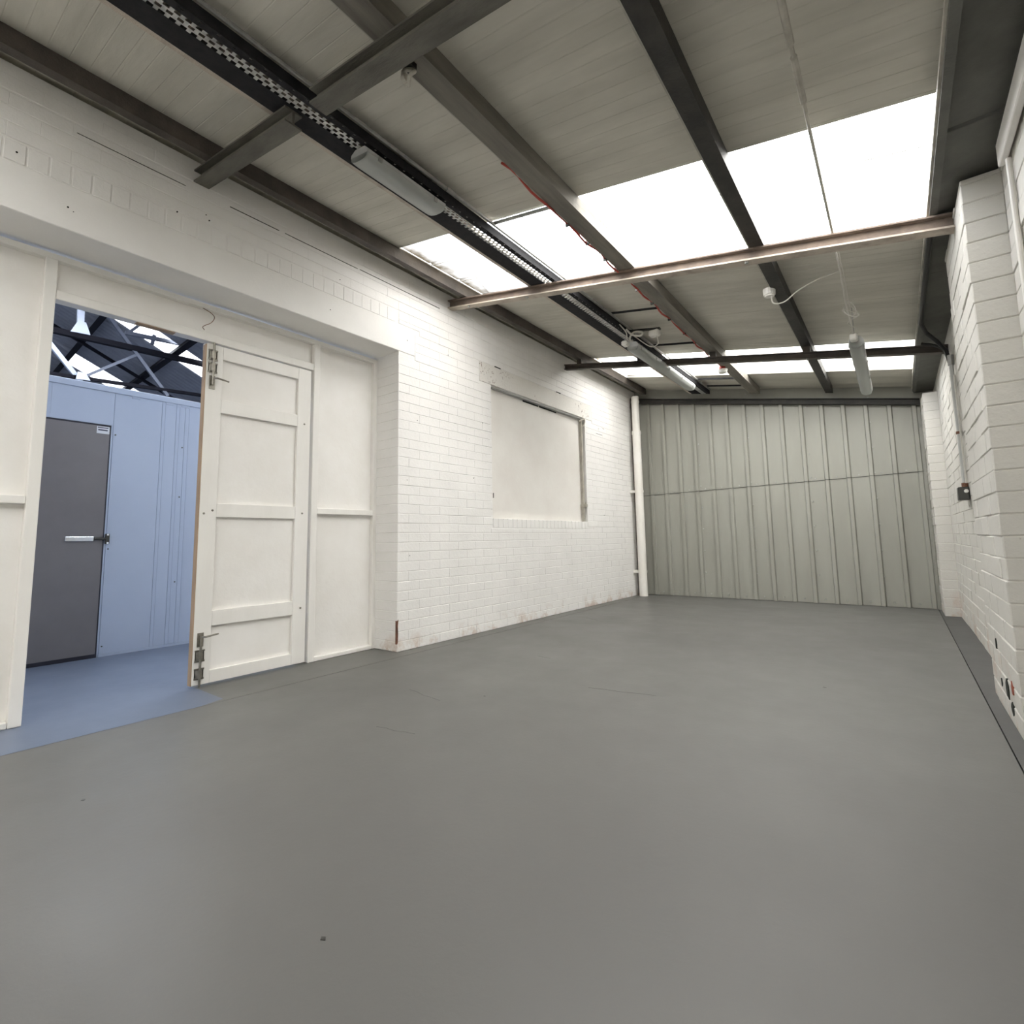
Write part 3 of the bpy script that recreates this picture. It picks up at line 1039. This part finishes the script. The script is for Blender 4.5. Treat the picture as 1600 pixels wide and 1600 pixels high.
batten(-2.085, 1.46, 2.02, 0.0, 0.145, 0.078, 'short weatherproof light fitting under the purlin, nearest the camera')
L2 = batten(-1.955, 4.55, 6.32, -0.115, 0.115, 0.10, 'long weatherproof light fitting under the cable tray near the blocked window end')
L3 = batten(-0.155, 4.58, 6.26, -0.20, 0.095, 0.10, 'long light fitting hanging from cables near the right wall')
for tt, x, ys, o0, o1 in ((L2, -1.955, (4.75, 6.1), -0.02, 0.10), ):
    for y in ys:
        MB().tube([rp(x - 0.08, y, 0.099), rp(x - 0.03, y, o0)], 0.004, 6).build('hanger', 'galvanised', tt)
# end bracket of the second fitting
bx('end_gland', 'white_plastic', L2, -2.03, -1.97, 4.47, 4.55, rp(-2, 4.5, -0.07).z, rp(-2, 4.5, -0.02).z, 0.012)
bx('end_gland', 'white_plastic', L3, -0.18, -0.13, 4.50, 4.58, rp(-0.155, 4.5, -0.15).z, rp(-0.155, 4.5, -0.10).z, 0.010)

# conduit and cables for the hanging fitting
m = MB().tube([rp(-0.165, y, 0.092) for y in (-0.5, 1.5, 3.33)], 0.007, 8)
cd_ = m.build('cable_conduit', 'pale_strip', None, 'thin pale conduit crossing the large skylight towards the right', 'conduit')
for y in (1.75, 2.05):
    MB().tube([rp(-0.165, y - 0.12, 0.092), rp(-0.165, y + 0.12, 0.092)], 0.012, 8).build('sleeve', 'pale_strip', cd_)
MB().tube(bez([rp(-0.17, 3.33, 0.09), rp(-0.165, 3.7, 0.06), rp(-0.17, 4.1, 0.02), rp(-0.16, 4.35, -0.06), rp(-0.155, 4.50, -0.10), rp(-0.155, 4.56, -0.12)]), 0.005, 6).build(
    'supply_cable', 'pale_cable', L3, 'white supply cable')
loop = [rp(-0.155, 3.33, 0.09), rp(-0.15, 3.8, 0.05), rp(-0.15, 4.2, 0.0)]
for i in range(22):
    a = i * math.pi * 2 / 9
    loop.append(rp(-0.15 + (0.030 + 0.0012 * i) * math.sin(a * 0.93), 4.20 + 0.005 * i, -0.02 + (0.05 - 0.001 * i) * math.cos(a)))
loop += [rp(-0.18, 4.38, -0.06), rp(-0.12, 4.50, -0.08), rp(-0.15, 4.55, -0.13)]
MB().tube(bez(loop, 3), 0.0024, 6).build('coiled_flex', 'pale_cable', L3, 'thin flex coiled into loops')
for y in (4.66, 6.1):
    MB().tube([rp(-0.155, y, 0.165), rp(-0.155, y, -0.10)], 0.003, 6).build('suspension_rod', 'galvanised', L3)

# round junction box on the black purlin
p = rp(-0.61, 3.93, 0.055)
jb = thing('junction_box', p, 'white round junction box on the black purlin with a loose white cable', 'junction box')
MB().tube([p - Vector((0, 0, 0.015)), p + Vector((0, 0, 0.030))], [0.040, 0.042], 16).build('box', 'white_plastic', jb)
MB().tube([p - Vector((0, 0, 0.026)), p - Vector((0, 0, 0.0155))], [0.030, 0.034], 16).build('lid', 'white_plastic', jb)
bx('bracket', 'black_steel', jb, -0.63, -0.59, 3.90, 3.96, p.z + 0.0305, p.z + 0.034)
MB().tube(bez([p + Vector((0.01, 0, -0.02)), p + Vector((0.02, 0.02, -0.075)), p + Vector((0.09, 0.03, -0.08)), p + Vector((0.18, 0.02, -0.03)), p + Vector((0.30, 0.0, 0.0)), p + Vector((0.44, 0, 0.02))]), 0.005, 6).build('cable', 'pale_cable', jb)

# boxes beside the tray, before the far beam
p = rp(-1.74, 4.62, 0.075)
jb = thing('junction_box', p, 'white junction box on a black bracket beside the cable tray with curled cables', 'junction box')
bx('box', 'white_plastic', jb, p.x - 0.05, p.x + 0.05, 4.58, 4.66, p.z - 0.03, p.z + 0.03, 0.012)
on_roof(-1.99, -1.68, 4.60, 4.635, 0.112, 0.128).build('bracket', 'black_steel', jb)
MB().tube(bez([p + Vector((0.02, 0, -0.03)), p + Vector((0.03, 0, -0.11)), p + Vector((-0.03, -0.01, -0.13)), p + Vector((-0.10, -0.02, -0.08)), p + Vector((-0.2, -0.03, 0.02))]), 0.005, 6).build('cable', 'pale_cable', jb)
MB().tube(bez([rp(-1.98, 4.5, 0.10), rp(-1.93, 4.52, 0.045), rp(-1.85, 4.54, 0.035), rp(-1.84, 4.55, 0.075), rp(-1.92, 4.55, 0.08), rp(-1.97, 4.56, 0.03), rp(-1.96, 4.57, -0.03)]), 0.010, 8).build(
    'curled_cable', 'pale_cable', L2, 'curled grey cable')
MB().tube(bez([rp(-1.98, 4.35, 0.10), rp(-1.96, 4.45, 0.05), rp(-1.98, 4.52, 0.0), rp(-1.96, 4.60, -0.02)]), 0.006, 6).build(
    'lamp_flex', 'pale_cable', L2, 'pale flex')

# sounder at the far skylight
p = rp(-1.46, 5.95, 0.05)
sd = thing('alarm_sounder', p, 'small white and red alarm sounder on the mid purlin at the far skylight', 'alarm')
MB().tube([p - Vector((0, 0, 0.035)), p + Vector((0, 0, 0.0))], [0.045, 0.055], 16).build('base', 'white_plastic', sd)
MB().tube([p + Vector((0, -0.02, 0.0005)), p + Vector((0, -0.02, 0.03))], [0.04, 0.035], 14).build('beacon', 'red_cable', sd)

# clamp at the near beam
p = rp(-1.42, 1.225, 0.045)
cl = thing('beam_clamp', p, 'rusty pale cable clamp where the near beam crosses the mid purlin', 'clamp')
MB().tube([p + Vector((0.028 * math.cos(a), 0.012 * math.sin(2 * a), -0.03 + 0.03 * math.sin(a))) for a in [i * math.pi / 8 for i in range(-8, 9)]], 0.008, 8).build('strap', 'pale_strip', cl)
MB().tube([p + Vector((-0.03, 0, -0.03)), p + Vector((-0.01, 0, -0.03))], 0.018, 8).build('boss', 'pale_strip', cl)
bx('plate', 'dark_metal', cl, p.x - 0.02, p.x + 0.02, 1.20, 1.25, p.z + 0.006, p.z + 0.034)

# red alarm cable along the mid purlin
pts = []
for i in range(60):
    y = 1.9 + i * (5.9 - 1.9) / 59
    pts.append(rp(-1.478 + 0.006 * math.sin(i * 1.3), y, 0.082 + 0.010 * math.sin(i * 0.9)))
rcb = MB().tube(pts, 0.0075, 6).build('red_alarm_cable', 'red_cable', None, 'red alarm cable clipped along the edge of the mid purlin', 'cable')
for y in (2.55, 2.8, 3.05, 3.22, 3.6, 3.9, 4.3, 4.7, 5.0):
    bx('clip', 'dark_metal', rcb, -1.492, -1.466, y, y + 0.012, rp(-1.478, y, 0.07).z, rp(-1.478, y, 0.098).z)

# ------------------------------------------------------------------ valley gutter on the right
gut = thing('trim_2', (0.37, 3, 2.5), 'dark grey gutter slabs above the right wall', kind='structure')
gy = [YF, 0.3, 2.62, 4.05, 5.5, 6.9, YB + 0.1]
for a, b in zip(gy, gy[1:]):
    dz = 0.0 if a < 2.6 else -0.012
    bx('gutter_slab', 'gutter_grey', gut, 0.268, 0.598, a + 0.002, b - 0.002, 2.508 + dz, 2.545 + dz, 0.003)
bx('fall_board', 'gutter_grey', gut, 0.599, 0.618, YF, YB + 0.1, 2.546, 2.9)
# end of the beams bear on a pad
# ------------------------------------------------------------------ cables and switch on the right wall
ck = MB()
ck.tube([(0.262, y, rp(0.262, y, 0.075).z) for y in (3.34, 4.0, 4.9)] + [(0.30, 5.08, 2.44), (0.36, 5.10, 2.36), (0.405, 5.08, 2.27), (0.418, 5.06, 2.16)], 0.014, 8)
ck.build('black_cable', 'black_cable', None, 'thick black cable bending from the roof edge down to the wall conduit', 'cable')
ck = MB()
ck.tube(bez([(0.27, 5.22, 2.40), (0.33, 5.20, 2.37), (0.39, 5.13, 2.30), (0.420, 5.075, 2.17)]), 0.011, 8)
ck.build('black_cable', 'black_cable', None, 'second black cable looping under the brown beam into the wall conduit', 'cable')
wc = MB().tube([(0.424, 5.06, 2.16), (0.424, 5.06, 1.20)], 0.014, 10).build('wall_conduit', 'lamp_grey', None, 'vertical grey steel conduit on the right wall above the switch', 'conduit')
MB().tube([(0.424, 5.06, 2.14), (0.424, 5.06, 2.22)], 0.020, 10).build('bush', 'galvanised', wc)
MB().tube([(0.424, 5.06, 1.195), (0.424, 5.06, 1.225)], 0.020, 10).build('bush', 'rust', wc)
MB().tube([(0.424, 5.06, 1.60), (0.424, 5.06, 1.62)], 0.018, 10).build('saddle', 'rust', wc)
MB().tube([(0.430, 5.012, 2.05), (0.430, 5.012, 1.22)], 0.006, 8).build('thin_cable', 'pale_cable', None, 'thin pale cable beside the grey wall conduit', 'cable')
sw = thing('switch_box', (0.40, 5.06, 1.10), 'small dark metal switch box on the right wall', 'switch')
bx('box', 'dark_metal', sw, 0.378, 0.441, 5.01, 5.11, 1.095, 1.193, 0.005)
bx('back_plate', 'galvanised', sw, 0.385, 0.441, 5.1105, 5.20, 1.10, 1.185, 0.003)
MB().tube([(0.424, 5.0095, 1.160), (0.424, 5.000, 1.160)], [0.015, 0.013], 14).build('knob', 'white_plastic', sw, label='white switch knob')

# ------------------------------------------------------------------ downpipe in the far left corner
dp = thing('downpipe', (-3.07, 7.20, 0), 'white plastic downpipe in the far left corner', 'pipe')
PX, PY = -3.075, 7.20
MB().tube([(PX, PY, 0.0), (PX, PY, 2.44)], 0.062, 20).build('lower_pipe', 'pvc_white', dp, smooth=False)
MB().tube([(PX, PY, 2.44), (PX, PY, 2.47), (PX, PY, 2.49)], [0.069, 0.069, 0.066], 20).build('socket', 'pvc_white', dp)
MB().tube([(PX, PY, 2.49), (PX, PY, 3.03)], 0.056, 20).build('upper_pipe', 'pvc_white', dp)
MB().tube([(PX, PY, 2.93), (PX, PY, 2.96)], 0.061, 20).build('collar', 'pvc_white', dp)
for z in (1.56, 0.36):
    m = MB().tube([(PX, PY, z - 0.018), (PX, PY, z + 0.018)], 0.067, 20)
    m.box(XL + 0.001, PX - 0.05, PY - 0.05, PY - 0.01, z - 0.02, z + 0.02)
    m.build('pipe_clip', 'pvc_white', dp)
bx('gap_strip', 'brown_steel', wb, XL + 0.001, XL + 0.03, 7.30, YB, 0.0, 3.05, label='brown gap strip where brick meets cladding')  # brown strip in the corner between brick and cladding

# ------------------------------------------------------------------ adjoining hall
wa = thing('wall_adjoining', (-5.12, 1.4, 0), 'pale blue panelled partition in the adjoining hall, seen through the doorway', kind='structure')
XP = -5.10
seams = [-2.2, -1.1, 0.0, 0.84, 1.245, 1.585, 1.696, 1.768, 2.1, 3.2, 4.4]
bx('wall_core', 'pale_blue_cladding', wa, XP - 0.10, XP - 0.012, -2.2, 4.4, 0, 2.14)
for a, b in zip(seams, seams[1:]):
    if (a, b) == (0.84, 1.245):
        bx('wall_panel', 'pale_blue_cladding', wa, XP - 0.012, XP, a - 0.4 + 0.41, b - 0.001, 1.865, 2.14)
        continue
    if a == 0.0:
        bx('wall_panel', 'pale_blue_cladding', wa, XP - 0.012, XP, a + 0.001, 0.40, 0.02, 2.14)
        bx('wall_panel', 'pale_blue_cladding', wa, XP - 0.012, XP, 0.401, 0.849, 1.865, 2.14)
        continue
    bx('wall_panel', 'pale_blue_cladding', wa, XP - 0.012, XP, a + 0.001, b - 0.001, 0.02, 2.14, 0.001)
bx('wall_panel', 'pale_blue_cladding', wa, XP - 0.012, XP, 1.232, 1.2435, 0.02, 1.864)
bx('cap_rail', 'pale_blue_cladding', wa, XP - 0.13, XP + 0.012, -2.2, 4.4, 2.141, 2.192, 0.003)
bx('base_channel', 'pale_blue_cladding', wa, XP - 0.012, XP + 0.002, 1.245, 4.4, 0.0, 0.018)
for y in (1.36, 1.61, 1.735):
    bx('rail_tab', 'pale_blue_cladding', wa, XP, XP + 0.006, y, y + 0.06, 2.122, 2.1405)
for y in (1.61, 1.722, 1.80):
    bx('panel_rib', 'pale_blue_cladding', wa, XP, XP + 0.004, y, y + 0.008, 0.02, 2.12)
for y, z in ((1.262, 1.79), (1.262, 0.85), (1.262, 0.08), (1.755, 1.75), (1.752, 1.30), (1.75, 0.55)):
    MB().tube([(XP - 0.001, y, z), (XP + 0.004, y, z)], 0.006, 6).build('rivet', 'dark_metal', wa)
d2 = thing('door_2', (XP, 0.82, 0), 'grey flush door in the pale blue partition, with a chrome slide bolt', kind='structure')
bx('leaf', 'door_grey', d2, XP - 0.011, XP + 0.004, 0.410, 1.222, 0.03, 1.850)
bx('seal', 'dark_seal', d2, XP - 0.011, XP + 0.002, 0.402, 1.231, 1.8505, 1.8635)
bx('seal', 'dark_seal', d2, XP - 0.011, XP + 0.002, 1.2225, 1.231, 0.0, 1.850)
bx('threshold', 'dark_seal', d2, XP - 0.011, XP + 0.003, 0.402, 1.222, 0.0, 0.0295)
lb = bx('slide_bolt', 'bright_steel', d2, XP + 0.0045, XP + 0.022, 0.986, 1.165, 0.912, 0.950, 0.004, label='chrome slide bolt')
MB().tube([(XP + 0.018, 1.1655, 0.932), (XP + 0.018, 1.252, 0.932)], 0.011, 10).build('rod', 'dark_metal', lb)
bx('keep', 'dark_metal', d2, XP + 0.0005, XP + 0.03, 1.236, 1.262, 0.890, 0.972, 0.003)
for z in (0.898, 0.964):
    MB().tube([(XP + 0.0305, 1.249, z), (XP + 0.034, 1.249, z)], 0.008, 8).build('keep_screw', 'bright_steel', d2)
st = bx('notice', 'paper_white', d2, XP + 0.0045, XP + 0.0055, 1.137, 1.220, 1.787, 1.846, label='small white printed notice')


def printed(txt, size, y, z, parent):
    cu = bpy.data.curves.new('lettering', 'FONT')
    cu.body = txt
    cu.size = size
    cu.align_x = 'CENTER'
    cu.extrude = 0.0002
    o = bpy.data.objects.new('lettering', cu)
    col.objects.link(o)
    o.rotation_euler = (math.pi / 2, 0, math.pi / 2)
    cu.materials.append(MATS['ink'])
    place(o, Vector((XP + 0.0058, y, z)), parent)


bx('print_line', 'ink', st, XP + 0.0056, XP + 0.0059, 1.143, 1.212, 1.832, 1.839)
bx('print_line', 'ink', st, XP + 0.0056, XP + 0.0059, 1.146, 1.208, 1.811, 1.821)

# hall roof
hr = thing('ceiling_adjoining', fp(0, 0), 'dark ribbed sheet roof of the adjoining hall', kind='structure')


def fbox(mb, u0, u1, v0, v1, w0, w1):
    vs = [fp(u, v, w) for w in (w0, w1) for (u, v) in ((u0, v0), (u1, v0), (u1, v1), (u0, v1))]
    return mb.add(vs, [(3, 2, 1, 0), (4, 5, 6, 7), (0, 1, 5, 4), (1, 2, 6, 5), (2, 3, 7, 6), (3, 0, 4, 7)])


U0, U1, V0, V1 = -6.0, 7.55, -6.0, 4.2


def hall_sheet(u0, u1, v0, v1):
    m = MB()
    n = max(4, int((u1 - u0) / 0.15 * 4))
    vs, fs = [], []
    for i in range(n + 1):
        u = u0 + (u1 - u0) * i / n
        w = 0.015 * (1 if (i % 4) in (1, 2) else 0)
        vs += [fp(u, v0, w), fp(u, v1, w)]
    for i in range(n):
        fs.append((2 * i, 2 * i + 1, 2 * i + 3, 2 * i + 2))
    return m.add(vs, fs)


cuts = [U0]
for u0, u1, v0, v1 in FSKY:
    hall_sheet(cuts[-1], u0, V0, V1).build('hall_roof_sheet', 'hall_roof', hr)
    hall_sheet(u0, u1, V0, v0).build('hall_roof_sheet', 'hall_roof', hr)
    hall_sheet(u0, u1, v1, V1).build('hall_roof_sheet', 'hall_roof', hr)
    cuts.append(u1)
hall_sheet(cuts[-1], U1, V0, V1).build('hall_roof_sheet', 'hall_roof', hr)
hn = ['lower left bright skylight strip in the hall roof', 'upper right bright skylight strip in the hall roof', 'unseen skylight strip added above the blue partition to brighten the hall', 'unseen skylight strip added above the brick wall to brighten the hall']
for i, (u0, u1, v0, v1) in enumerate(FSKY):
    m = MB()
    vs, fs = [], []
    for q in range(9):
        u = u0 + (u1 - u0) * q / 8
        w = 0.02 + (0.02 if q % 2 else 0)
        vs += [fp(u, v0, w), fp(u, v1, w)]
    for q in range(8):
        fs.append((2 * q, 2 * q + 1, 2 * q + 3, 2 * q + 2))
    m.add(vs, fs)
    m.build('window_%d' % (i + 6), 'hall_skylight_sheet', None, hn[i], kind='structure')
for v, lab in ((-0.54, 'dark purlin at the upper end of the hall skylights'), (0.54, 'dark purlin crossing the middle of the hall skylights'), (1.62, 'dark lower purlin of the hall roof'), (-1.62, 'dark upper purlin of the hall roof')):
    m = MB()
    fbox(m, -5.5, 7.35, v - 0.045, v + 0.045, -0.16, -0.002)
    m.build('hall_purlin', 'hall_steel_dark', None, lab, 'purlin', 'purlins of the hall roof')
m = MB()
fbox(m, -0.66, -0.62, -3.8, 3.6, -0.22, -0.165)
m.build('hall_rafter', 'hall_steel_dark', None, 'thin dark rafter under the hall roof purlins', 'rafter')


TRX = -9.92          # plane of the truss
tr = thing('roof_truss', Vector((TRX, 2.4, 3.5)), 'steel roof truss of the adjoining hall with dark and pale members', 'truss')


def member(name, a, b, w, d, mat):
    a, b = Vector((TRX, *a)), Vector((TRX, *b))
    t = (b - a).normalized()
    s = Vector((1, 0, 0))
    n_ = t.cross(s).normalized()
    vs = [e + s * sx * d / 2 + n_ * sn * w / 2 for e in (a, b) for sx, sn in ((-1, -1), (1, -1), (1, 1), (-1, 1))]
    MB().add(vs, [(3, 2, 1, 0), (4, 5, 6, 7), (0, 1, 5, 4), (1, 2, 6, 5), (2, 3, 7, 6), (3, 0, 4, 7)]).build(name, mat, tr)


member('bottom_chord', (0.32, 4.132), (5.12, 4.212), 0.085, 0.09, 'hall_steel_dark')
member('tie', (2.496, 4.402), (5.12, 4.588), 0.06, 0.06, 'hall_steel_grey')
member('lower_tie', (1.44, 3.468), (4.16, 3.628), 0.05, 0.06, 'hall_steel_dark')
member('brace', (2.24, 4.636), (3.152, 3.468), 0.05, 0.05, 'hall_steel_grey')
member('brace', (1.28, 4.332), (1.976, 3.436), 0.06, 0.06, 'hall_steel_white')
member('brace', (1.96, 3.484), (2.656, 4.06), 0.04, 0.04, 'hall_steel_grey')
member('brace', (2.528, 4.396), (2.688, 4.604), 0.045, 0.04, 'hall_steel_grey')
member('hanger', (2.88, 4.316), (2.904, 4.492), 0.05, 0.04, 'hall_steel_grey')
member('post', (1.925, 4.204), (1.915, 4.588), 0.085, 0.06, 'hall_steel_white')
gp = [Vector((TRX + 0.046, y, z)) for y, z in ((1.8, 4.18), (2.04, 4.196), (1.976, 4.38), (1.88, 4.38))]
MB().add([q + Vector((dx, 0, 0)) for dx in (0, 0.02) for q in gp], [(0, 1, 2, 3), (7, 6, 5, 4), (0, 4, 5, 1), (1, 5, 6, 2), (2, 6, 7, 3), (3, 7, 4, 0)]).build('gusset', 'hall_steel_white', tr)
gp = [Vector((TRX + 0.046, y, z)) for y, z in ((1.904, 3.452), (2.08, 3.468), (2.016, 3.572), (1.92, 3.572))]
MB().add([q + Vector((dx, 0, 0)) for dx in (0, 0.02) for q in gp], [(0, 1, 2, 3), (7, 6, 5, 4), (0, 4, 5, 1), (1, 5, 6, 2), (2, 6, 7, 3), (3, 7, 4, 0)]).build('gusset', 'hall_steel_white', tr)
# hall enclosure
ha = MB()
ha.box(-17.0, -16.8, -5, 8, 0, 8.5)
ha.build('wall_hall_far', 'hall_wall', None, 'plain far wall of the adjoining hall', kind='structure')
bx('wall_hall_side', 'hall_wall', None, -17, -3.6, 6.3, 6.45, 0, 4, label='plain side wall of the adjoining hall', kind='structure')
bx('wall_hall_end', 'hall_wall', None, -17, -3.6, -3.4, -3.2, 0, 8.5, label='plain end wall of the adjoining hall', kind='structure')
bx('wall_party', 'hall_wall', None, -3.75, -3.61, -3.4, 6.5, 3.0, 7.8, label='upper wall between the two roofs', kind='structure')
